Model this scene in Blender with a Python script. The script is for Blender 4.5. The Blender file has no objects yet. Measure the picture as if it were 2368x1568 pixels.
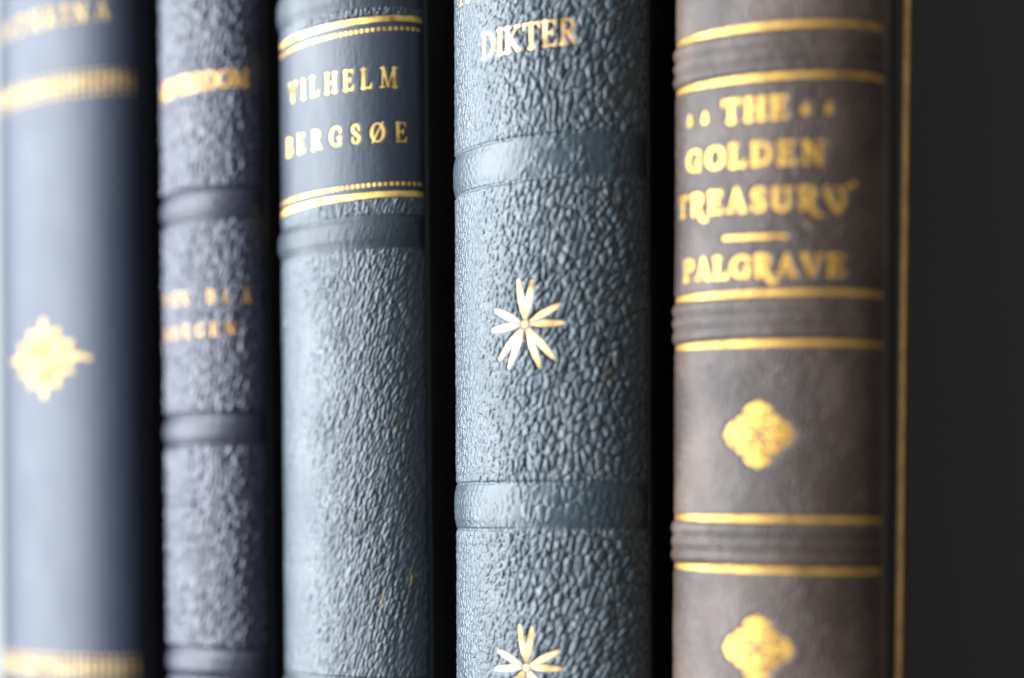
import bpy, math
import numpy as np

MM = 0.001
scene = bpy.context.scene
TH = math.radians(31.0)
CAM_H = 115.0                                   # camera height above the shelf, mm

# ------------------------------------------------------------------ camera
cam_d = bpy.data.cameras.new("camera")
cam = bpy.data.objects.new("camera", cam_d)
scene.collection.objects.link(cam)
scene.camera = cam
cam_d.lens = 35.0
cam_d.sensor_width = 23.44
cam_d.shift_y = 376.0 / 2367.0
cam_d.clip_start = 0.01
cam_d.clip_end = 20.0
cam.location = (math.sin(TH) * 222 * MM, -math.cos(TH) * 222 * MM, CAM_H * MM)
cam.rotation_euler = (math.radians(90), 0, TH)
cam_d.dof.use_dof = True
cam_d.dof.focus_distance = 0.2195
cam_d.dof.aperture_fstop = 3.1

# ------------------------------------------------------------------ world and lamps
world = bpy.data.worlds.new("World")
scene.world = world
world.use_nodes = True
bg = world.node_tree.nodes["Background"]
bg.inputs[0].default_value = (1.0, 0.97, 0.94, 1)
bg.inputs[1].default_value = 0.25


def area(name, az, dist, h, w, hgt, power, col, aim=(0, 0, 0.12)):
    d = bpy.data.lights.new(name, 'AREA')
    d.shape = 'RECTANGLE'
    d.size = w
    d.size_y = hgt
    d.energy = power
    d.color = col
    o = bpy.data.objects.new(name, d)
    scene.collection.objects.link(o)
    a = math.radians(az)                        # azimuth left of the spines' outward normal
    o.location = (-math.sin(a) * dist, -math.cos(a) * dist, h)
    from mathutils import Vector
    o.rotation_euler = (Vector(aim) - o.location).to_track_quat('-Z', 'Y').to_euler()
    return o


area("window_light", 50, 0.78, 0.24, 0.70, 1.2, 45.0, (0.86, 0.93, 1.0))

scene.view_settings.view_transform = 'Standard'
scene.view_settings.look = 'None'
scene.view_settings.exposure = 0.0
scene.view_settings.gamma = 1.0
scene.render.engine = 'CYCLES'
scene.cycles.use_denoising = True
scene.cycles.filter_width = 1.3
scene.cycles.max_bounces = 6


# ------------------------------------------------------------------ noise in numpy
def hsh(ix, iy, seed):
    n = (ix.astype(np.int64) * 374761393 + iy.astype(np.int64) * 668265263 + seed * 2147483647 + 12345) & 0xffffffff
    n = ((n ^ (n >> 13)) * 1274126177) & 0xffffffff
    n = ((n ^ (n >> 16)) * 2246822519) & 0xffffffff
    n = n ^ (n >> 15)
    return (n & 0xffffff) / float(0xffffff)


def vnoise(x, y, seed=0):
    ix = np.floor(x); iy = np.floor(y)
    fx = x - ix; fy = y - iy
    fx = fx * fx * (3 - 2 * fx); fy = fy * fy * (3 - 2 * fy)
    a = hsh(ix, iy, seed); b = hsh(ix + 1, iy, seed)
    c = hsh(ix, iy + 1, seed); d = hsh(ix + 1, iy + 1, seed)
    return (a * (1 - fx) + b * fx) * (1 - fy) + (c * (1 - fx) + d * fx) * fy


def fbm(x, y, seed=0, octv=4):
    s = 0.0; a = 0.5; t = 0.0
    for k in range(octv):
        s = s + a * vnoise(x * 2 ** k + 17.3 * k, y * 2 ** k - 9.1 * k, seed + k)
        t += a; a *= 0.5
    return s / t


def worley(x, y, seed=0, jit=0.9):
    ix = np.floor(x); iy = np.floor(y)
    f1 = np.full(x.shape, 9.0); f2 = np.full(x.shape, 9.0); cid = np.zeros(x.shape)
    for dx in (-1, 0, 1):
        for dy in (-1, 0, 1):
            cx = ix + dx; cy = iy + dy
            px = cx + 0.5 + jit * (hsh(cx, cy, seed) - 0.5)
            py = cy + 0.5 + jit * (hsh(cx, cy, seed + 77) - 0.5)
            d = np.hypot(x - px, y - py)
            new = d < f1
            f2 = np.where(new, f1, np.minimum(f2, d))
            cid = np.where(new, hsh(cx, cy, seed + 133), cid)
            f1 = np.where(new, d, f1)
    return f1, f2, cid


def sstep(a, b, x):
    t = np.clip((x - a) / (b - a), 0, 1)
    return t * t * (3 - 2 * t)


# ------------------------------------------------------------------ hand drawn serif capitals
def L(x0, y0, x1, y1, r0, r1=None):
    return [(x0, y0, x1, y1, r0, r0 if r1 is None else r1)]


def ARC(cx, cy, rx, ry, a0, a1, tn, tk, n=14):
    out = []
    pr = None
    for i in range(n + 1):
        a = math.radians(a0 + (a1 - a0) * i / n)
        x = cx + rx * math.cos(a); y = cy + ry * math.sin(a)
        r = tn + (tk - tn) * abs(math.cos(a)) ** 1.3
        if pr:
            out.append((pr[0], pr[1], x, y, pr[2], r))
        pr = (x, y, r)
    return out


def glyph(ch, K, T, S):
    """ strokes of a capital of height 1; K thick, T thin half width, S serif reach """
    k = K; t = T
    lo = t; hi = 1 - t

    def stem(x, y0=lo, y1=hi, r=None):
        return L(x, y0, x, y1, r or k)

    def sf(x, y, s=1.0):
        return L(x - S * s, y, x + S * s, y, t)
    if ch == 'I':
        return stem(.12) + sf(.12, lo) + sf(.12, hi), .24
    if ch == 'L':
        return stem(.12) + sf(.12, hi) + L(0, lo, .52, lo, t) + L(.52, lo, .58, .26, t * 1.6, t * .7), .6
    if ch == 'E':
        return (stem(.12) + L(0, lo, .52, lo, t) + L(.52, lo, .58, .25, t * 1.6, t * .7) + L(0, hi, .5, hi, t)
                + L(.5, hi, .53, .77, t * 1.6, t * .7) + L(.12, .52, .40, .52, t) + L(.40, .42, .40, .62, t * 1.1)), .6
    if ch == 'H':
        return (stem(.12) + stem(.62) + L(.12, .52, .62, .52, t) + sf(.12, lo) + sf(.12, hi) + sf(.62, lo) + sf(.62, hi)), .74
    if ch == 'T':
        return (stem(.34) + sf(.34, lo) + L(.03, hi, .65, hi, t) + L(.03, hi, .0, .76, t * 1.6, t * .7)
                + L(.65, hi, .68, .76, t * 1.6, t * .7)), .68
    if ch == 'V':
        return (L(.10, hi, .38, .04, k, k * .9) + L(.66, hi, .40, .04, t, t) + sf(.10, hi) + sf(.66, hi, .9)), .76
    if ch == 'A':
        return (L(.62, lo, .36, .96, k, k * .8) + L(.10, lo, .35, .96, t, t) + L(.2, .36, .54, .36, t)
                + sf(.10, lo, .9) + sf(.62, lo)), .74
    if ch == 'M':
        return (L(.12, lo, .16, hi, t, t) + L(.16, hi, .44, .08, k, k * .8) + L(.44, .08, .74, hi, t, t)
                + L(.74, hi, .78, lo, k, k) + sf(.12, lo) + sf(.78, lo) + L(.02, hi, .17, hi, t) + L(.74, hi, .9, hi, t)), .9
    if ch == 'N':
        return (L(.12, lo, .12, hi, t * 1.2) + L(.12, hi, .62, .06, k, k) + L(.64, .02, .64, hi, t * 1.2)
                + sf(.12, lo) + sf(.64, hi) + L(.0, hi, .14, hi, t)), .78
    if ch == 'R':
        return (stem(.12) + sf(.12, lo) + L(0, hi, .3, hi, t) + ARC(.30, .75, .22, .75 - .52 - .0 + .0 - t + .02, 90, -90, t, k * .9)
                + L(.12, .52, .3, .52, t) + L(.32, .5, .58, .05, k * .9, k * .9) + L(.56, lo, .68, lo, t)), .68
    if ch == 'B':
        return (stem(.12) + L(0, hi, .3, hi, t) + ARC(.30, .755, .19, .215, 90, -90, t, k * .85)
                + L(.12, .54, .32, .54, t) + ARC(.31, .285, .24, .255, 90, -90, t, k) + L(0, lo, .3, lo, t)), .6
    if ch == 'D':
        return (stem(.12) + L(0, hi, .3, hi, t) + L(0, lo, .3, lo, t) + ARC(.28, .5, .38, .5 - t, 90, -90, t, k * 1.05)), .72
    if ch == 'P':
        return (stem(.12) + sf(.12, lo) + L(0, hi, .3, hi, t) + ARC(.30, .74, .22, .23, 90, -90, t, k * .95)
                + L(.12, .51, .3, .51, t)), .56
    if ch == 'O':
        return ARC(.40, .5, .34, .5 - t, 0, 360, t, k * 1.05, 24), .8
    if ch == 'X':                                # O with a slash
        return ARC(.40, .5, .34, .5 - t, 0, 360, t, k * 1.05, 24) + L(.1, .0, .7, 1.0, t * 1.1), .8
    if ch == 'G':
        return (ARC(.42, .5, .36, .5 - t, 50, 310, t, k * 1.05, 20) + L(.65, .84, .68, .66, t * 1.4, t)
                + L(.64, .08, .64, .42, k * .85) + L(.52, .42, .74, .42, t)), .78
    if ch == 'C':
        return (ARC(.42, .5, .36, .5 - t, 48, 312, t, k * 1.05, 20) + L(.66, .86, .68, .66, t * 1.4, t)), .7
    if ch == 'S':
        return (ARC(.27, .73, .19, .24, 30, 200, t, k * .8, 12) + L(.09, .66, .46, .33, k * .9, k * .9)
                + ARC(.27, .27, .20, .24, 20, -150, t, k * .8, 12) + L(.44, .86, .45, .68, t * 1.3, t)
                + L(.08, .14, .07, .33, t * 1.3, t)), .53
    if ch == 'K':
        return (stem(.12) + sf(.12, lo) + sf(.12, hi) + L(.14, .42, .58, hi, t, t) + L(.26, .56, .60, .05, k * .9, k * .9)
                + sf(.58, hi, .9) + L(.56, lo, .74, lo, t)), .74
    if ch == 'U':
        return (stem(.12, .32) + L(.58, .3, .58, hi, t * 1.3) + ARC(.35, .33, .23, .30, 180, 360, t, k, 12)
                + sf(.12, hi) + sf(.58, hi)), .72
    if ch == 'Y':
        return (L(.08, hi, .36, .48, k, k) + L(.66, hi, .37, .48, t, t) + stem(.36, lo, .48) + sf(.36, lo) + sf(.1, hi) + sf(.66, hi, .9)), .72
    if ch == 'W':                                # A with a small ring
        g, w = glyph('A', K, T, S)
        return g + ARC(.36, 1.17, .09, .10, 0, 360, t, t * 1.5, 12), w
    # -- fatter round hand for the brown book
    if ch == 'r':                                # R with a swash leg
        return (stem(.14) + L(.0, hi, .3, hi, t) + ARC(.28, .72, .24, .25, 90, -90, t, k) + L(.14, .47, .3, .47, t)
                + L(.32, .46, .50, .02, k, k) + ARC(.70, .03, .19, .25, 180, 290, t * 1.6, k)), .66
    if ch == 'y':                                # Y whose right arm curls out to a ball
        return (L(.08, .94, .18, .50, k * .9, k) + L(.18, .50, .46, -.04, k, k * .8) + ARC(.40, .50, .27, .46, 80, -78, k * .7, k * .9)
                + L(.58, .86, .98, 1.12, t * 1.1, t * 1.2) + L(1.02, 1.15, 1.03, 1.16, .13)), .80
    if ch == '.':                                # small lozenge drop
        return L(.14, .40, .14, .62, .13, .06), .28
    return [], .35


def text_caps(s, u0, u1, v0, v1, cap, K=.085, T=.034, S=.13, wf=1.0):
    """ baseline from (u0,v0) to (u1,v1), cap height, letters tracked to fill the width """
    gs = [glyph(c, K, T, S) for c in s]
    tw = sum(g[1] for g in gs) * cap * wf
    n = len(s)
    tr = ((u1 - u0) - tw) / max(1, n - 1)
    out = []
    x = u0
    sl = (v1 - v0) / (u1 - u0)
    for g, w in gs:
        for (a, b, c, d, r0, r1) in g:
            xa = x + a * cap * wf; xc = x + c * cap * wf
            out.append((xa, v0 + sl * (xa - u0) + b * cap, xc, v0 + sl * (xc - u0) + d * cap, r0 * cap, r1 * cap))
        x += w * cap * wf + tr
    return out


def capsules_sdf(caps, U, V):
    d = np.full(U.shape, 9.0)
    for (x0, y0, x1, y1, r0, r1) in caps:
        dx = x1 - x0; dy = y1 - y0
        q = dx * dx + dy * dy + 1e-12
        t = np.clip(((U - x0) * dx + (V - y0) * dy) / q, 0, 1)
        d = np.minimum(d, np.hypot(U - x0 - t * dx, V - y0 - t * dy) - (r0 + (r1 - r0) * t))
    return d


def box_sdf(cx, cy, hx, hy, U, V, rnd=0.0):
    qx = np.abs(U - cx) - hx + rnd; qy = np.abs(V - cy) - hy + rnd
    return np.hypot(np.maximum(qx, 0), np.maximum(qy, 0)) + np.minimum(np.maximum(qx, qy), 0) - rnd


def line_sdf(u0, u1, v0, v1, hw):
    def f(U, V):
        vc = v0 + (v1 - v0) * (U - u0) / (u1 - u0)
        return np.maximum(np.abs(V - vc + 0.02 * np.sin(U * 2.1)) - hw, np.maximum(u0 - U, U - u1))
    return f


# ------------------------------------------------------------------ surface of a book
class Surf:
    """ spine: a half ellipse bulging towards -y, then straight flanks; u = arc length, v = height """

    def __init__(s, a, b, H):
        s.a, s.b, s.H = a, b, H
        t = np.radians(np.linspace(-90, 90, 3601))
        x = a * np.sin(t); y = -b * np.cos(t)
        yy = np.linspace(0.02, 6, 60)
        x = np.r_[-a * np.ones(60), x, a * np.ones(60)]
        y = np.r_[yy[::-1], y, yy]
        u = np.r_[0, np.cumsum(np.hypot(np.diff(x), np.diff(y)))]
        u -= u[-1] / 2
        tx = np.gradient(x, u); ty = np.gradient(y, u)
        s.u, s.x, s.y, s.nx, s.ny = u, x, y, ty, -tx
        s.U = u[-1]
        s.height = None
        s.skew = 0.0                             # slight trapezoid: one side of the spine a little longer

    def point(s, U, V, h):
        x = np.interp(U, s.u, s.x); y = np.interp(U, s.u, s.y)
        nx = np.interp(U, s.u, s.nx); ny = np.interp(U, s.u, s.ny)
        n = np.hypot(nx, ny) + 1e-9
        k = s.skew * sstep(0, 60, V) * (1 - sstep(195, 215, V))
        return x + nx / n * h, y + ny / n * h, V + k * (V - 106) * U


def new_mesh(name, co, faces=None, quads=None, tris=None, smooth=True):
    me = bpy.data.meshes.new(name)
    co = np.asarray(co, dtype=np.float32)
    if quads is not None or tris is not None:
        nq = 0 if quads is None else len(quads); nt = 0 if tris is None else len(tris)
        me.vertices.add(len(co))
        me.vertices.foreach_set("co", (co * MM).ravel())
        idx = np.concatenate([quads.ravel() if nq else np.zeros(0, int), tris.ravel() if nt else np.zeros(0, int)])
        me.loops.add(len(idx))
        me.loops.foreach_set("vertex_index", idx.astype(np.int32))
        tot = np.r_[np.full(nq, 4), np.full(nt, 3)].astype(np.int32)
        me.polygons.add(nq + nt)
        me.polygons.foreach_set("loop_start", np.r_[0, np.cumsum(tot)[:-1]].astype(np.int32))
        me.polygons.foreach_set("loop_total", tot)
        me.update(calc_edges=True)
    else:
        me.from_pydata([tuple(c) for c in co * MM], [], faces)
        me.update()
    me.polygons.foreach_set("use_smooth", [smooth] * len(me.polygons))
    return me


def link(name, me, mat, parent=None, label=None):
    o = bpy.data.objects.new(name, me)
    me.materials.append(mat)
    scene.collection.objects.link(o)
    if parent:
        o.parent = parent
    if label:
        o["label"] = label
    return o


def compact(co, q):
    used = np.unique(q)
    mp = np.full(len(co), -1); mp[used] = np.arange(len(used))
    return co[used], mp[q]


def march(U, V, D):
    """ polygon mesh of the region D<0 on a grid, U,V,D shaped (n,m) """
    n, m = D.shape
    ins = D < 0
    vid = {}
    pts = []
    cid = -np.ones((n, m), int)
    k = np.argwhere(ins)
    cid[ins] = np.arange(len(k))
    pts = [np.c_[U[ins], V[ins]]]
    cnt = len(k)

    def edge(A, B, DA, DB, UA, VA, UB, VB, base):
        cross = A != B
        e = -np.ones(A.shape, int)
        c = int(cross.sum())
        e[cross] = base + np.arange(c)
        t = DA[cross] / (DA[cross] - DB[cross])
        pts.append(np.c_[UA[cross] + t * (UB[cross] - UA[cross]), VA[cross] + t * (VB[cross] - VA[cross])])
        return e, base + c
    eh, cnt = edge(ins[:, :-1], ins[:, 1:], D[:, :-1], D[:, 1:], U[:, :-1], V[:, :-1], U[:, 1:], V[:, 1:], cnt)
    ev, cnt = edge(ins[:-1], ins[1:], D[:-1], D[1:], U[:-1], V[:-1], U[1:], V[1:], cnt)
    # corners 0:(i,j) 1:(i+1,j) 2:(i+1,j+1) 3:(i,j+1); edges 0-1: ev[i,j], 1-2: eh[i+1,j], 2-3: ev[i,j+1], 3-0: eh[i,j]
    C = [cid[:-1, :-1], cid[1:, :-1], cid[1:, 1:], cid[:-1, 1:]]
    E = [ev[:, :-1], eh[1:, :], ev[:, 1:], eh[:-1, :]]
    code = sum(((C[q] >= 0).astype(int) << q) for q in range(4))
    tris = []
    for cs in range(1, 16):
        sel = code == cs
        if not sel.any():
            continue
        loop = []
        for q in range(4):
            if cs >> q & 1:
                loop.append(C[q][sel])
            if (cs >> q & 1) != (cs >> ((q + 1) % 4) & 1):
                loop.append(E[q][sel])
        for q in range(1, len(loop) - 1):
            tris.append(np.c_[loop[0], loop[q], loop[q + 1]])
    if not tris:
        return None, None
    return np.concatenate(pts), np.concatenate(tris)


class Book:
    def __init__(bk, Xc, a, b, phi, H, depth, label, du=.15, dv=.15):
        bk.s = Surf(a, b, H)
        bk.H = H; bk.a = a; bk.b = b
        bk.root = bpy.data.objects.new("book", None)
        scene.collection.objects.link(bk.root)
        bk.root.location = ((Xc + math.sin(phi) * CAM_H) * MM, 0, (CAM_H - math.cos(phi) * CAM_H) * MM)
        bk.root.rotation_euler = (0, -phi, 0)
        bk.root["label"] = label
        bk.root["category"] = "book"
        bk.root["group"] = "old leather-bound books standing in a row"
        bk.root.empty_display_size = 0.02
        bk.depth = depth; bk.du = du; bk.dv = dv
        bk.gold = []                             # (name, (u0,u1,v0,v1), sdf)
        bk.bands = []                            # (v0, v1)
        bk.panels = []                           # (v0, v1, name, material)
        bk.relief = lambda U, V: 0 * U
        bk.press = 0.10

    def mark(bk, name, bbox, f, wear=0.5, cell=.07):
        bk.gold.append((name, bbox, f, wear, cell))

    def gold_dist(bk, U, V):
        d = np.full(U.shape, 9.0)
        for name, (u0, u1, v0, v1), f, w, c in bk.gold:
            m = (U > u0 - .5) & (U < u1 + .5) & (V > v0 - .5) & (V < v1 + .5)
            if m.any():
                d[m] = np.minimum(d[m], f(U[m], V[m]))
        return d

    def build(bk, mat, mat_gold, mat_cover, mat_page, vis=(84, 212), out=0.2, board=2.6, cover_line=None, y0=.5, mat_band=None):
        s = bk.s
        us = np.linspace(-s.U, s.U, int(2 * s.U / bk.du) + 1)
        v0 = max(0.5, vis[0]); v1 = min(bk.H - .5, vis[1])
        vs = np.unique(np.round(np.r_[np.arange(0, v0, .6), np.arange(v0, v1, bk.dv), np.arange(v1, bk.H, .6), bk.H], 4))
        V, U = np.meshgrid(vs, us, indexing='ij')
        h = bk.relief(U, V)
        gd = bk.gold_dist(U, V)
        flat = 1 - sstep(.10, .34, gd)
        base = bk.smooth(U, V)                   # the relief without grain
        h = h * (1 - flat) + (base - bk.press) * flat
        hinge = s.U - 6.0
        h = h * (1 - sstep(hinge - .6, hinge + .3, np.abs(U))) - .25 * sstep(hinge, hinge + .8, np.abs(U))
        # head and tail caps rounded over
        e = np.minimum(V, bk.H - V)
        h = h - 1.6 * (1 - sstep(0, 2.5, e)) ** 2
        bk.us, bk.vs, bk.h = us, vs, h
        x, y, z = s.point(U, V, h)
        co = np.c_[x.ravel(), y.ravel(), z.ravel()]
        nu = len(us); nv = len(vs)
        idx = np.arange(nu * nv).reshape(nv, nu)
        rows = (vs[:-1] + vs[1:]) / 2
        which = np.zeros(nv - 1, int)
        for i, (b0, b1) in enumerate(bk.bands):
            which[(rows > b0) & (rows < b1)] = i + 1
        for i, (b0, b1, nm, pm) in enumerate(bk.panels):
            which[(rows > b0) & (rows < b1)] = -1 - i
        # bands and panels stop at the hinges, where the spine leather runs on uninterrupted
        inner = np.abs((us[:-1] + us[1:]) / 2) < hinge + .2
        W2 = np.where(inner[None, :], which[:, None], 0)
        for i in range(-len(bk.panels), len(bk.bands) + 1):
            jj, ii = np.nonzero(W2 == i)
            if not len(jj):
                continue
            q = np.stack([idx[jj, ii], idx[jj, ii + 1], idx[jj + 1, ii + 1], idx[jj + 1, ii]], -1)
            c2, q2 = compact(co, q)
            if i == 0:
                # close head and tail
                n0 = len(c2)
                ring0 = co[idx[0]]; ring1 = co[idx[-1]]
                me = new_mesh("spine", c2, quads=q2)
                link("spine", me, mat, bk.root)
                cen = np.array([[0, 3.0, 0.0], [0, 3.0, bk.H]])
                tri = []
                pts = np.vstack([ring0, ring1, cen])
                k = np.arange(nu - 1)
                tri = np.r_[np.c_[k, k + 1, np.full(nu - 1, 2 * nu)], np.c_[nu + k + 1, nu + k, np.full(nu - 1, 2 * nu + 1)]]
                # joined into the spine mesh as its two end caps
                bm_o = bpy.data.objects[-1] if False else None
                me2 = new_mesh("endcap", pts, tris=tri, smooth=False)
                me2.materials.append(mat)
                bk._join(me, me2)
            elif i < 0:
                nm, pm = bk.panels[-1 - i][2:]
                link(nm, new_mesh(nm, c2, quads=q2), pm, bk.root)
            else:
                link("raised_band", new_mesh("raised_band", c2, quads=q2), mat_band or mat, bk.root)
        # gold
        for name, (u0, u1, w0, w1), f, wear, cell in bk.gold:
            gu = np.arange(u0 - .3, u1 + .3, cell); gv = np.arange(w0 - .3, w1 + .3, cell)
            GV, GU = np.meshgrid(gv, gu, indexing='ij')
            D = f(GU, GV)
            D = D + (vnoise(GU / .25, GV / .25, 5) - .5) * .07 * min(1, wear * 2)
            hole = vnoise(GU / .35, GV / .45, 9) * .6 + vnoise(GU / .16, GV / .16, 19) * .4
            D = np.maximum(D, (hole - (1 - .22 * wear)) * .9) if wear > 0 else D
            P, T = march(GU, GV, D)
            if P is None:
                continue
            hh = bk.sample(P[:, 0], P[:, 1]) + .035
            x, y, z = s.point(P[:, 0], P[:, 1], hh)
            link(name, new_mesh(name, np.c_[x, y, z], tris=T), mat_gold, bk.root)
        # boards and pages
        for sgn in (-1, 1):
            x_out = sgn * (bk.a + out); x_in = sgn * (bk.a + out - board)
            r = min(.9, board * .4)
            prof = []
            y1 = bk.depth
            for ang in np.linspace(180, 90, 7):
                prof.append((x_out - sgn * (r - r * math.sin(math.radians(ang))), y0 + r + r * math.cos(math.radians(ang))))
            for ang in np.linspace(90, 0, 7):
                prof.append((x_out - sgn * (r - r * math.sin(math.radians(ang))), y1 - r + r * math.cos(math.radians(ang))))
            prof += [(x_in, y1), (x_in, y0)]
            n = len(prof)
            zs = [(0.0, r), (r * .3, r * .3), (r, 0), (bk.H - r, 0), (bk.H - r * .3, r * .3), (bk.H, r)]
            co = []
            for z, ins in zs:
                for (px, py) in prof:
                    co.append((px - sgn * ins * (1 if abs(px - x_out) < board * .7 else 0), min(max(py, y0 + ins * .3), y1 - ins), z))
            fc = []
            for j in range(len(zs) - 1):
                for i in range(n):
                    fc.append((j * n + i, j * n + (i + 1) % n, (j + 1) * n + (i + 1) % n, (j + 1) * n + i))
            fc.append(tuple(range(n))); fc.append(tuple(range((len(zs) - 1) * n, len(zs) * n)))
            co = np.array(co)
            me = new_mesh("cover", co, faces=fc, smooth=False)
            cov = link("cover", me, mat_cover, bk.root)
            if cover_line and sgn == 1:
                yl, hw, z0, z1 = cover_line
                xx = x_out + .03
                # a frame of one gold fillet around the board: the near vertical, the top, the bottom and the far vertical
                rects = [(yl - hw, yl + hw, z0, z1), (y1 - yl - hw, y1 - yl + hw, z0, z1),
                         (yl + hw, y1 - yl - hw, z0, z0 + 2 * hw), (yl + hw, y1 - yl - hw, z1 - 2 * hw, z1)]
                pc = []; pf = []
                for (ya, yb, za, zb) in rects:
                    ny = max(1, int((yb - ya) / 1.5)) if yb - ya > 3 else 1
                    nz = max(1, int((zb - za) / .5)) if zb - za > 3 else 1
                    b0 = len(pc)
                    for j in range(nz + 1):
                        for i in range(ny + 1):
                            z = za + (zb - za) * j / nz; yv = ya + (yb - ya) * i / ny
                            if ny == 1:
                                yv += (z - 137) * .028 * (ya < 20) + .05 * math.sin(z * .9) * math.sin(z * .31) + .07 * math.sin(z * .071 + i)
                            pc.append((xx, yv, z))
                    for j in range(nz):
                        for i in range(ny):
                            k = b0 + j * (ny + 1) + i
                            pf.append((k, k + 1, k + ny + 2, k + ny + 1))
                link("gold_fillet", new_mesh("gold_fillet", np.array(pc), faces=pf, smooth=False), G_fil, cov)
        w = bk.a + out - board - .05
        pg = [(-w, 3.2, 3), (w, 3.2, 3), (w, bk.depth - 4, 3), (-w, bk.depth - 4, 3)]
        pg += [(x, y, bk.H - 3) for (x, y, z) in pg]
        link("page_block", new_mesh("page_block", np.array(pg), faces=[(0, 3, 2, 1), (4, 5, 6, 7), (0, 1, 5, 4), (1, 2, 6, 5), (2, 3, 7, 6), (3, 0, 4, 7)], smooth=False), mat_page, bk.root)

    def _join(bk, me, me2):
        import bmesh
        bm = bmesh.new(); bm.from_mesh(me); bm.from_mesh(me2); bm.to_mesh(me); bm.free()
        bpy.data.meshes.remove(me2)

    def sample(bk, u, v):
        us, vs, h = bk.us, bk.vs, bk.h
        i = np.clip(np.searchsorted(us, u) - 1, 0, len(us) - 2); j = np.clip(np.searchsorted(vs, v) - 1, 0, len(vs) - 2)
        fu = (u - us[i]) / (us[i + 1] - us[i]); fv = (v - vs[j]) / (vs[j + 1] - vs[j])
        return (h[j, i] * (1 - fu) + h[j, i + 1] * fu) * (1 - fv) + (h[j + 1, i] * (1 - fu) + h[j + 1, i + 1] * fu) * fv


# ------------------------------------------------------------------ materials
def leather(name, c1, c2, rough=.45, spec=.5, bump=.3, bscale=900, sheen=0.0, mott=60, c3=None, stretch=.5, lo=.35, hi=.68, rv=1.0):
    m = bpy.data.materials.new(name); m.use_nodes = True
    nt = m.node_tree; N = nt.nodes; P = N["Principled BSDF"]
    tc = N.new("ShaderNodeTexCoord")
    mp = N.new("ShaderNodeMapping"); mp.inputs["Scale"].default_value = (1, 1, stretch)
    nt.links.new(tc.outputs["Object"], mp.inputs[0])
    n1 = N.new("ShaderNodeTexNoise"); n1.inputs["Scale"].default_value = mott; n1.inputs["Detail"].default_value = 6
    nt.links.new(mp.outputs[0], n1.inputs[0])
    r = N.new("ShaderNodeValToRGB"); r.color_ramp.elements[0].position = .35; r.color_ramp.elements[1].position = .68
    r.color_ramp.elements[0].color = (*c1, 1); r.color_ramp.elements[1].color = (*c2, 1)
    r.color_ramp.elements[0].position = lo; r.color_ramp.elements[1].position = hi
    nt.links.new(n1.outputs[0], r.inputs[0])
    col = r.outputs[0]
    if c3:                                       # rare rubbed specks
        n2 = N.new("ShaderNodeTexNoise"); n2.inputs["Scale"].default_value = 520; n2.inputs["Detail"].default_value = 3
        nt.links.new(mp.outputs[0], n2.inputs[0])
        r2 = N.new("ShaderNodeValToRGB"); r2.color_ramp.elements[0].position = .70; r2.color_ramp.elements[1].position = .78
        nt.links.new(n2.outputs[0], r2.inputs[0])
        mx = N.new("ShaderNodeMix"); mx.data_type = 'RGBA'
        nt.links.new(r2.outputs[0], mx.inputs[0]); nt.links.new(col, mx.inputs[6]); mx.inputs[7].default_value = (*c3, 1)
        col = mx.outputs[2]
    nt.links.new(col, P.inputs["Base Color"])
    n3 = N.new("ShaderNodeTexNoise"); n3.inputs["Scale"].default_value = 240; n3.inputs["Detail"].default_value = 5
    nt.links.new(mp.outputs[0], n3.inputs[0])
    mr = N.new("ShaderNodeMapRange"); mr.inputs[1].default_value = .3; mr.inputs[2].default_value = .7
    mr.inputs[3].default_value = rough - .07 * rv; mr.inputs[4].default_value = rough + .08 * rv
    nt.links.new(n3.outputs[0], mr.inputs[0]); nt.links.new(mr.outputs[0], P.inputs["Roughness"])
    P.inputs["Specular IOR Level"].default_value = spec
    if sheen:
        P.inputs["Sheen Weight"].default_value = sheen
        P.inputs["Sheen Roughness"].default_value = .5
    n4 = N.new("ShaderNodeTexNoise"); n4.inputs["Scale"].default_value = bscale; n4.inputs["Detail"].default_value = 4
    nt.links.new(mp.outputs[0], n4.inputs[0])
    bp = N.new("ShaderNodeBump"); bp.inputs["Strength"].default_value = bump; bp.inputs["Distance"].default_value = .00012
    nt.links.new(n4.outputs[0], bp.inputs["Height"]); nt.links.new(bp.outputs[0], P.inputs["Normal"])
    return m


def gold(name, col, rough=.42, metal=.85, bump=.5, dark=(.28, .15, .03)):
    m = bpy.data.materials.new(name); m.use_nodes = True
    nt = m.node_tree; N = nt.nodes; P = N["Principled BSDF"]
    tc = N.new("ShaderNodeTexCoord")
    n1 = N.new("ShaderNodeTexNoise"); n1.inputs["Scale"].default_value = 1400; n1.inputs["Detail"].default_value = 3
    nt.links.new(tc.outputs["Object"], n1.inputs[0])
    n2 = N.new("ShaderNodeTexNoise"); n2.inputs["Scale"].default_value = 350; n2.inputs["Detail"].default_value = 4
    nt.links.new(tc.outputs["Object"], n2.inputs[0])
    r = N.new("ShaderNodeValToRGB"); r.color_ramp.elements[0].position = .30; r.color_ramp.elements[1].position = .56
    r.color_ramp.elements[0].color = (*dark, 1); r.color_ramp.elements[1].color = (*col, 1)
    nt.links.new(n2.outputs[0], r.inputs[0]); nt.links.new(r.outputs[0], P.inputs["Base Color"])
    P.inputs["Metallic"].default_value = metal
    P.inputs["Roughness"].default_value = rough
    bp = N.new("ShaderNodeBump"); bp.inputs["Strength"].default_value = bump; bp.inputs["Distance"].default_value = .00005
    nt.links.new(n1.outputs[0], bp.inputs["Height"]); nt.links.new(bp.outputs[0], P.inputs["Normal"])
    return m


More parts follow.
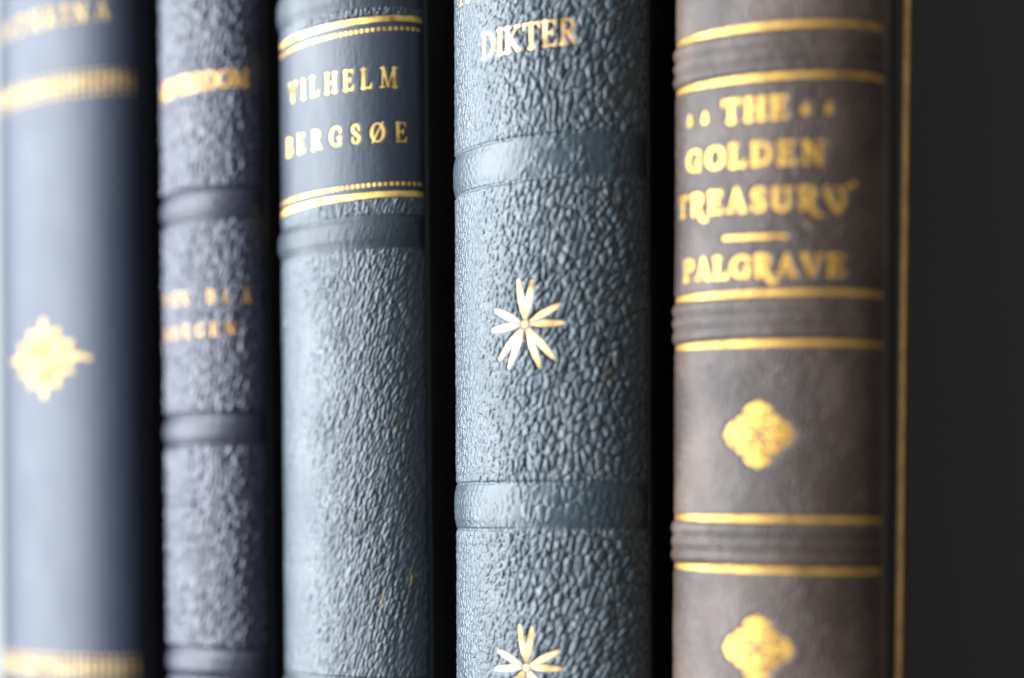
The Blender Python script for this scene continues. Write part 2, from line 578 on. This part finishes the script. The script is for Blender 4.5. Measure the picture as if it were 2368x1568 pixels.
def plain(name, col, rough=.8, sc=20, var=.1):
    m = bpy.data.materials.new(name); m.use_nodes = True
    nt = m.node_tree; N = nt.nodes; P = N["Principled BSDF"]
    tc = N.new("ShaderNodeTexCoord")
    n1 = N.new("ShaderNodeTexNoise"); n1.inputs["Scale"].default_value = sc; n1.inputs["Detail"].default_value = 5
    nt.links.new(tc.outputs["Object"], n1.inputs[0])
    r = N.new("ShaderNodeValToRGB")
    r.color_ramp.elements[0].color = (*[c * (1 - var) for c in col], 1); r.color_ramp.elements[1].color = (*[min(1, c * (1 + var)) for c in col], 1)
    nt.links.new(n1.outputs[0], r.inputs[0]); nt.links.new(r.outputs[0], P.inputs["Base Color"])
    P.inputs["Roughness"].default_value = rough
    return m


M_page = plain("aged_paper", (.62, .55, .42), .9, 300, .12)
M_wall = plain("pale_wall", (.50, .54, .51), .9, 5, .03)
M_shelf = plain("dark_shelf_wood", (.16, .11, .08), .5, 25, .3)
G_pale = gold("pale_gold", (.42, .30, .13), .65, .6)
G_yel = gold("yellow_gold", (.85, .57, .17), .52, .85)
G_org = gold("warm_gold", (.88, .56, .28), .60, .75)
G_amb = gold("amber_gold", (.62, .36, .13), .60, .7)
G_fil = gold("fillet_gold", (1.0, .58, .11), .5, .05, dark=(.62, .32, .05))
G_deep = gold("deep_gold", (.56, .32, .065), .46, .75)

M_band2 = leather("polished_violet_black_band", (.014, .015, .030), (.024, .025, .042), .42, .42, .15, 900)
M_band3 = leather("polished_black_band", (.018, .027, .036), (.028, .038, .049), .42, .42, .15, 900)
M_band4 = leather("polished_teal_band", (.022, .036, .047), (.034, .052, .065), .37, .54, .25, 900)

# ------------------------------------------------------------------ setting
def slab(name, x0, x1, y0, y1, z0, z1, mat):
    co = [(x0, y0, z0), (x1, y0, z0), (x1, y1, z0), (x0, y1, z0), (x0, y0, z1), (x1, y0, z1), (x1, y1, z1), (x0, y1, z1)]
    me = bpy.data.meshes.new(name)
    me.from_pydata(co, [], [(0, 3, 2, 1), (4, 5, 6, 7), (0, 1, 5, 4), (1, 2, 6, 5), (2, 3, 7, 6), (3, 0, 4, 7)])
    o = bpy.data.objects.new(name, me); me.materials.append(mat); scene.collection.objects.link(o)
    o["kind"] = "structure"
    return o


slab("shelf", -.9, .9, -.03, .26, -.025, -.0006, M_shelf)
slab("wall", -2.2, -.30, .55, .60, -.8, 1.8, M_wall)


# ------------------------------------------------------------------ helpers for relief
def ridge(V, v0, v1, hgt, edge=.9, U=None, sl=0, lim=99):
    c = (v0 + v1) / 2; hw = (v1 - v0) / 2
    d = np.abs(V - c - (0 if U is None else sl * U))
    r = hgt * (1 - sstep(hw - edge, hw, d)) * (1 + .10 * np.cos(np.clip(d / hw, 0, 1) * 3.14))
    return r if U is None else r * (1 - sstep(lim - 2.5, lim, np.abs(U)))


def pebble(U, V, su, sv, seed, warp=.5, sharp=.30, shear=0.0):
    wu = U + warp * (fbm(U / 1.7, V / 2.3, seed + 3, 3) - .5) * 2
    wv = V + warp * 1.5 * (fbm(U / 2.1 + 31, V / 1.9, seed + 4, 3) - .5) * 2
    f1, f2, cid = worley((wu + shear * wv) / su, wv / sv, seed)
    g = np.clip((f2 - f1) / sharp, 0, 1)
    return np.sqrt(1 - (1 - g) ** 2) * (.72 + .28 * cid) * (1 - .30 * f1)


# ================================================================== BOOK 1 (far left, smooth navy)
b1 = Book(-89.51, 16.85, 6.5, .0115, 226, 125,
          "smooth navy book with dashed gold bands and a diamond ornament, at the left end", .3, .3)
b1.smooth = lambda U, V: 0 * U
b1.relief = lambda U, V: .03 * (fbm(U / 2.5, V / 11.0, 41, 4) - .5) + .015 * vnoise(U / .5, V / .5, 3)
b1.press = .05
tc = text_caps("CATHRINA", -14.6, 13.6, 196.4, 196.4, 3.3, K=.10, T=.05)
b1.mark("lettering", (-15, 14, 196, 200.2), lambda U, V: capsules_sdf(tc, U, V), .3, .09)


def comb(vc, flip):
    def f(U, V):
        p = 1.36
        k = np.abs((U / p) - np.round(U / p)) * p
        vv = (V - vc) * flip
        bars = np.maximum(k - .40, np.abs(vv) - 1.35)
        dots = np.hypot(k, vv + 2.15) - .36
        dsh = np.maximum(k - .33, np.abs(vv - 1.95) - .16)
        d = np.minimum(np.minimum(bars, dots), dsh)
        return np.maximum(d, np.abs(U) - 18.7)
    return f


b1.mark("tooled_band", (-18.8, 18.8, 182.9, 188.4), comb(186.1, 1), .5, .1)
b1.mark("tooled_band", (-18.8, 18.8, 84.6, 90.0), comb(86.7, -1), .5, .1)
b1.mark("tooled_band", (-18.8, 18.8, 30, 35.6), comb(32.8, -1), .5, .2)


def fleur(U, V, cu, cv, sc):
    x = (U - cu) / (sc * 1.22); y = (V - cv) / (sc * .93)
    d = np.hypot(x / .22, y / .42) - 1; d = d * .22
    for ang in (0, 90, 180, 270):
        a = math.radians(ang); xr = x * math.cos(a) + y * math.sin(a); yr = -x * math.sin(a) + y * math.cos(a)
        d = np.minimum(d, (np.hypot((xr - .62) / .34, yr / .16) - 1) * .16)
        d = np.minimum(d, np.hypot(xr - .99, yr) - .085)
        for sg in (-1, 1):
            d = np.minimum(d, np.abs(np.hypot(xr - .52, yr - sg * .26) - .16) - .055)
            d = np.minimum(d, np.hypot(xr - .72, yr - sg * .38) - .075)
    for ang in (45, 135, 225, 315):
        a = math.radians(ang); xr = x * math.cos(a) + y * math.sin(a); yr = -x * math.sin(a) + y * math.cos(a)
        d = np.minimum(d, (np.hypot((xr - .38) / .30, yr / .10) - 1) * .10)
    d = np.minimum(d, np.hypot(x - 1.13, y + .06) - .075)
    return d * sc


b1.mark("ornament", (-10, 11, 131, 148.5), lambda U, V: fleur(U, V, -.3, 139.6, 7.0), .4, .1)
b1.mark("ornament", (-10, 11, 51, 68), lambda U, V: fleur(U, V, .6, 59.6, 7.0), .4, .2)
b1.build(leather("smooth_navy_leather", (.015, .023, .044), (.021, .030, .051), .46, .42, .12, 700, mott=55, lo=.2, hi=.8, rv=.35),
         G_pale, leather("navy_cover_leather", (.012, .013, .018), (.02, .02, .026), .5, .4, .2), M_page)

# ================================================================== BOOK 2 (narrow, coarse wrinkled)
b2 = Book(-56.18, 10.16, 5.0, .0165, 216, 120,
          "narrow wrinkled black leather book with DEN BLÅ BORGEN in small gold letters", .16, .16)
b2.bands = [(200.6, 204.4), (160.6, 165.2), (124.2, 129.0), (86.6, 91.2), (48, 52.4)]


def b2_smooth(U, V):
    h = 0 * U
    for (p, q) in b2.bands:
        h = h + ridge(V, p, q, .48, 1.6, U, 0, 12.2)
        for e_ in (p - .2, q + .2):
            h = h - .30 * np.exp(-((V - e_) / .32) ** 2)
    return h


def b2_relief(U, V):
    bm = sum((np.abs(V - (p + q) / 2) < (q - p) / 2 + .3).astype(float) for p, q in b2.bands)
    bm = np.clip(bm, 0, 1)
    g = pebble(U, V, 1.0, 1.9, 201, .6, .8, -.2)
    g2 = 1 - np.abs(2 * fbm(U / 2.0, V / 3.2, 231, 3) - 1)
    return b2_smooth(U, V) + (.38 * g + .34 * g2 + .05 * pebble(U, V, .5, .6, 222)) * (1 - .85 * bm) - .18 + .12 * bm


b2.smooth, b2.relief, b2.press = b2_smooth, b2_relief, -.24
for s_, (u0, u1, v, cap) in (("MESTERDOM", (-9.0, 9.9, 181.1, 2.9)),):
    tA = text_caps(s_, u0, u1, v, v + .1, cap, K=.10, T=.05)
    b2.mark("lettering", (u0, u1 + .5, v - .2, v + cap + .2), lambda U, V, t=tA: capsules_sdf(t, U, V), .3, .07)
tB = text_caps("D", -8.3, -7.0, 147.3, 147.3, 2.05) + text_caps("EN", -5.0, -1.3, 147.1, 147.0, 2.05) + text_caps("BLW", 2.6, 9.9, 146.9, 146.6, 2.05)
b2.mark("lettering", (-9, 10, 146, 150), lambda U, V: capsules_sdf(tB, U, V), .3, .07)
tC = text_caps("BORGEN", -8.0, 7.4, 141.5, 141.6, 2.05)
b2.mark("lettering", (-8.4, 7.6, 141, 144), lambda U, V: capsules_sdf(tC, U, V), .3, .07)
b2.build(leather("wrinkled_black_leather", (.012, .014, .032), (.020, .023, .044), .38, .55, .3, 1000, mott=80, c3=(.12, .07, .04)),
         G_amb, leather("black_cover_leather", (.012, .011, .012), (.02, .018, .018), .5, .4, .3), M_page, mat_band=M_band2)

# ================================================================== BOOK 3 (VILHELM BERGSØE)
b3 = Book(-28.11, 13.22, 6.5, .0115, 222, 125,
          "black leather book lettered VILHELM BERGSØE between gold and dotted rules", .125, .125)
b3.bands = [(188.9, 194.2), (152.9, 157.7), (82.6, 88.4), (46, 51)]


def b3_smooth(U, V):
    h = 0 * U
    for (p, q) in b3.bands:
        h = h + ridge(V, p, q, .44, 1.5, U, 0, 16.2)
        for e_ in (p - .15, q + .15):
            h = h - .14 * np.exp(-((V - e_) / .22) ** 2)
    h = h - .10 * np.exp(-((V - 158.35) / .25) ** 2) - .10 * np.exp(-((V - 188.3) / .25) ** 2)
    return h


def b3_relief(U, V):
    lab = sstep(160.2, 160.7, V) * (1 - sstep(186.6, 187.0, V))
    bm = sum(sstep(-.35, .05, (q - p) / 2 - np.abs(V - (p + q) / 2)) for p, q in b3.bands)
    bm = np.clip(bm, 0, 1)
    amp = (.5 + .6 * fbm(U / 5, V / 7, 317, 2)) * (.48 + .80 * sstep(-11, 8, U))
    g = pebble(U, V, .60, 2.0, 301, .28, .45, -.34)
    g2 = pebble(U, V, 1.5, 4.6, 331, .7, .22, -.34)
    g3 = 1 - np.abs(2 * fbm((U - .2 * V) / 1.0, V / 4.0, 341, 3) - 1)
    k = (1 - .93 * lab) * (1 - .85 * bm)
    return b3_smooth(U, V) + (.32 * g + .13 * g2 + .18 * g3) * amp * k - .16 * k + .02 * fbm(U / .45, V / 3.5, 351, 3) - .04 * lab


b3.panels = [(160.55, 186.75, "title_panel", leather("smooth_navy_title_leather", (.014, .021, .034), (.022, .031, .046), .42, .5, .15, 900, mott=120, stretch=.25))]
b3.smooth, b3.relief, b3.press = b3_smooth, b3_relief, .06
HW = 15.75
b3.mark("gold_rule", (-HW, HW, 186.2, 187.6), line_sdf(-HW, HW, 186.35, 187.15, .42), .25)
b3.mark("gold_rule", (-HW, HW, 159.5, 161.4), line_sdf(-HW, HW, 160.1, 160.95, .42), .25)


def dots(v0, v1):
    def f(U, V):
        p = .88
        k = np.abs(U / p - np.round(U / p)) * p
        vc = v0 + (v1 - v0) * (U + HW) / (2 * HW)
        return np.maximum(np.maximum(k - .27, np.abs(V - vc) - .27), np.abs(U) - HW + .1)
    return f


b3.mark("dotted_rule", (-HW, HW, 184.2, 186.2), dots(184.7, 185.65), .2)
b3.mark("dotted_rule", (-HW, HW, 161.2, 162.9), dots(161.6, 162.45), .2)
tV = text_caps("VILHELM", -8.6, 11.5, 176.75, 176.65, 3.05, K=.085, T=.036, wf=.92)
b3.mark("lettering", (-9, 12, 176.4, 180.2), lambda U, V: capsules_sdf(tV, U, V), .2)
tB3 = text_caps("BERGSXE", -9.6, 12.9, 168.55, 168.55, 2.95, K=.085, T=.036, wf=.92)
b3.mark("lettering", (-10, 13.3, 168.2, 172.0), lambda U, V: capsules_sdf(tB3, U, V), .2)
b3.build(leather("grained_black_leather", (.029, .042, .055), (.041, .056, .071), .42, .58, .22, 1100, mott=70, c3=(.24, .18, .07)),
         G_yel, leather("black_board_leather", (.011, .012, .012), (.02, .02, .018), .45, .5, .3), M_page, mat_band=M_band3)

# ================================================================== BOOK 4 (DIKTER)
b4 = Book(6.64, 15.17, 9.0, .0045, 236, 130,
          "pebbled blue-grey leather book lettered DIKTER above thin-petalled gold stars", .115, .115)
b4.bands = [(206.8, 212.4), (159.5, 165.0), (111.4, 117.4), (63.9, 69.9), (20, 26)]


def b4_smooth(U, V):
    h = 0 * U
    for (p, q) in b4.bands:
        h = h + ridge(V, p, q, .24, 1.4, U, 0, 19.3)
        for e_ in (p - .25, q + .25):
            h = h - .20 * np.exp(-((V - e_) / .22) ** 2)
    return h


def b4_relief(U, V):
    bm = sum(sstep(-.6, .1, (q - p) / 2 - np.abs(V - (p + q) / 2)) for p, q in b4.bands)
    bm = np.clip(bm, 0, 1) * (.68 + .3 * sstep(.45, .6, fbm(U / 3, V / 3, 461, 2)))
    right = sstep(-10, 5, U)
    amp = .65 + .5 * fbm(U / 6, V / 9, 417, 2) + .5 * right
    fine = pebble(U, V, .74, 1.1, 401, .22, .42, -.14)
    sw = U + 5.0 * (vnoise(U / 40, V / 26, 433) - .5)
    coarse = pebble(sw, V, 1.08, 2.25, 431, .28, .42, -.30)
    g = fine * (1 - .75 * right) + coarse * (.25 + .75 * right) * 1.15
    rg = np.abs(2 * fbm((U + .45 * V) / 2.6, (V - .4 * U) / 7.0, 451, 3) - 1)
    rg2 = np.abs(2 * fbm((U - .5 * V) / 2.8, (V + .5 * U) / 8.0, 457, 3) - 1)
    crease = (1 - sstep(0, .10, np.minimum(rg, rg2 + .02))) * (.4 + .6 * right)
    fa, fb, fc = worley((sw - .34 * V + .9 * (fbm(U / 2, V / 2, 491, 3) - .5)) / 1.75, (V + 1.4 * (fbm(U / 2 + 5, V / 2, 492, 3) - .5)) / 3.6, 493)
    net = (1 - sstep(0, .16, fb - fa)) * (.35 + .65 * right)
    fold = 1 - np.abs(2 * fbm(sw / 1.9 + .05 * V, V / 6.5, 481, 2) - 1) * 2
    micro = vnoise(U / .16, V / .2, 471)
    return b4_smooth(U, V) + (.34 * g * amp * (.72 + .30 * right) - .16 * crease - .06 * net + .10 * right * fold) * (1 - bm) + .012 * micro - .14 * (1 - bm) + .05 * bm * g - .03


b4.smooth, b4.relief, b4.press = b4_smooth, b4_relief, .0


def star(cu, cv, sq=1.0, tilt=0.0):
    # (tip positions of the ten petals, mm)
    tips = [(-1.05, 6.05), (1.05, 5.85), (5.1, 2.5), (5.7, 0.0), (4.3, -4.75), (2.25, -5.85), (-2.45, -5.75), (-4.1, -4.55),
            (-5.4, -.5), (-4.9, 2.2)]

    def f(U, V):
        x = ((U - cu) * math.cos(tilt) + (V - cv) * math.sin(tilt)) / sq; y = ((V - cv) * math.cos(tilt) - (U - cu) * math.sin(tilt)) / sq
        d = np.hypot(x, y) - .48
        for (tx, ty) in tips:
            R = math.hypot(tx, ty); a = math.atan2(ty, tx)
            xr = x * math.cos(a) + y * math.sin(a); yr = -x * math.sin(a) + y * math.cos(a)
            r0 = .82
            t = np.clip((xr - r0) / (R - r0), 0, 1)
            w = .42 * np.sin(np.pi * (.10 + .84 * t)) ** .65 * (.55 + .45 * sstep(0, .35, t))
            d = np.minimum(d, np.maximum(np.abs(yr) - w, np.maximum(r0 - xr, xr - R)))
        return d
    return f


for cv in (139.4, 92.2, 186.9 + 1000, 45.0):
    if cv < 900:
        b4.mark("star", (-6.2, 7.9, cv - 7, cv + 7), star(.9, cv, 1.0 + .035 * math.sin(cv), .03 * math.sin(cv * 3)), .35, .06)
tD = text_caps("DIKTER", -6.4, 8.6, 177.15, 177.2, 3.6, K=.085, T=.036, wf=.95)
b4.mark("lettering", (-6.8, 9, 176.8, 181.2), lambda U, V: capsules_sdf(tD, U, V), .25, .055)
tA4 = text_caps("A", -12.2, -9.0, 186.1, 186.1, 4.2, K=.095, T=.045)
b4.mark("lettering", (-12.6, -8.6, 185.6, 190.8), lambda U, V: capsules_sdf(tA4, U, V), .2, .06)
b4.build(leather("pebbled_blue_green_leather", (.034, .050, .062), (.050, .070, .084), .41, .60, .25, 1300, mott=60, c3=(.12, .10, .06)),
         G_org, leather("glossy_black_board", (.010, .012, .010), (.018, .018, .014), .22, .5, .12), M_page, mat_band=M_band4)

# ================================================================== BOOK 5 (THE GOLDEN TREASURY)
b5 = Book(40.67, 14.45, 7.0, -.005, 218, 120,
          "brown leather book lettered THE GOLDEN TREASURY, its dark cover showing at the right", .16, .16)
b5.s.skew = -.00081
PAIRS = [(204.0, 197.6), (175.55, 169.1), (141.6, 135.2), (112.8, 106.3), (84.4, 78.0), (56, 49.6), (27.7, 21.3)]
b5.bands = [(q + .55, p - .55) for p, q in PAIRS]


def b5_smooth(U, V):
    h = 0 * U
    for (q, p) in b5.bands:
        w = (p - q) / 3
        m = (V > q) & (V < p)
        h = h + np.where(m, .34 * np.abs(np.sin(np.pi * (V - q) / w)) ** .8, 0)
    h = h * (1 - sstep(15.5, 17.3, np.abs(U)))
    return h


def b5_relief(U, V):
    g = pebble(U, V, .60, 1.2, 501, .40, .6, -.2)
    w = fbm(U / 1.1, V / 1.4, 511, 4)
    return b5_smooth(U, V) + .17 * g - .08 + .08 * (w - .5) + .12 * (fbm(U / 4, V / 5, 521, 3) - .5)


b5.smooth, b5.relief, b5.press = b5_smooth, b5_relief, .12
for p, q in PAIRS:
    for v in (p, q):
        b5.mark("gold_rule", (-16.3, 16.3, v - .6, v + .6), line_sdf(-16.3, 16.3, v, v, .33), .45, .08)
W = dict(K=.130, T=.068, S=.14, wf=1.2)
t5 = text_caps("THE", -5.2, 3.7, 163.65, 163.65, 2.95, **W)
for du_ in (-11.1, -8.2, 5.95, 8.9):
    t5 += L(du_, 164.5, du_ + .02, 165.4, .52, .28)
b5.mark("lettering", (-11.8, 10, 163, 167), lambda U, V, t=t5: capsules_sdf(t, U, V), .35)
t6 = text_caps("GOLDEN", -11.6, 8.4, 158.0, 157.75, 3.0, **W)
b5.mark("lettering", (-12, 9, 157.3, 161.6), lambda U, V: capsules_sdf(t6, U, V), .35)
t7 = text_caps("TrEASUry", -13.9, 11.2, 152.25, 151.9, 2.95, **W)
b5.mark("lettering", (-14.3, 14, 150.6, 156.4), lambda U, V: capsules_sdf(t7, U, V), .35)
b5.mark("gold_rule", (-5.2, 3.9, 148.3, 149.3), line_sdf(-5.1, 3.8, 148.85, 148.75, .24), .1)
t8 = text_caps("PALGrAVE", -12.2, 10.9, 143.75, 143.55, 2.85, **W)
b5.mark("lettering", (-12.8, 11.6, 142.2, 147.2), lambda U, V: capsules_sdf(t8, U, V), .35)


def quatrefoil(cu, cv, sc):
    def f(U, V):
        x = (U - cu) / sc; y = (V - cv) / sc / .89
        d = np.hypot(x, y) - .50
        for ang in (0, 90, 180, 270):
            a = math.radians(ang); xr = x * math.cos(a) + y * math.sin(a); yr = -x * math.sin(a) + y * math.cos(a)
            d = np.minimum(d, box_sdf(.58, 0, .36, .40, xr, yr, .30))
            d = np.minimum(d, np.hypot(xr - .93, yr) - .09)
        for ang in (42, 138, 222, 318):
            a = math.radians(ang)
            d = np.minimum(d, np.hypot(x - .66 * math.cos(a), y - .66 * math.sin(a)) - .13)
        # engraved veins
        th = np.arctan2(y, x); r = np.hypot(x, y)
        d = np.maximum(d, .10 - r)
        for ang in (0, 90, 180, 270):
            a = math.radians(ang); xr = x * math.cos(a) + y * math.sin(a); yr = -x * math.sin(a) + y * math.cos(a)
            for sg in (-1, 1):
                d = np.maximum(d, np.where((xr > .1) & (xr < .8), .024 - np.abs(yr - sg * (.07 + .14 * xr)), -9))
                d = np.maximum(d, .022 - np.abs(np.hypot(xr - .60, yr - sg * .26) - .10))
        for ang in (45, 135, 225, 315):
            a = math.radians(ang); xr = x * math.cos(a) + y * math.sin(a); yr = -x * math.sin(a) + y * math.cos(a)
            d = np.maximum(d, np.where((xr > .0) & (xr < .48), .035 - np.abs(yr), -9))
        return d * sc
    return f


for cv in (123.55, 96.2, 67.0, 38.8, 187.0):
    b5.mark("medallion", (-5.2, 5.2, cv - 4.9, cv + 4.9), quatrefoil(0.0, cv, 4.7), .4, .06)
M_b5c = leather("dark_board_leather", (.0200, .0186, .0200), (.0215, .0200, .0214), .6, .14, .60, 1500, mott=40, stretch=1.0, rv=0)
b5.build(leather("worn_brown_leather", (.034, .0205, .0150), (.084, .056, .043), .50, .40, .3, 1100, mott=95, stretch=.7, lo=.42, hi=.62, c3=(.16, .12, .09)),
         G_deep, M_b5c, M_page, out=.25, y0=2.0, cover_line=(6.35, 1.1, 4.5, 213.5))
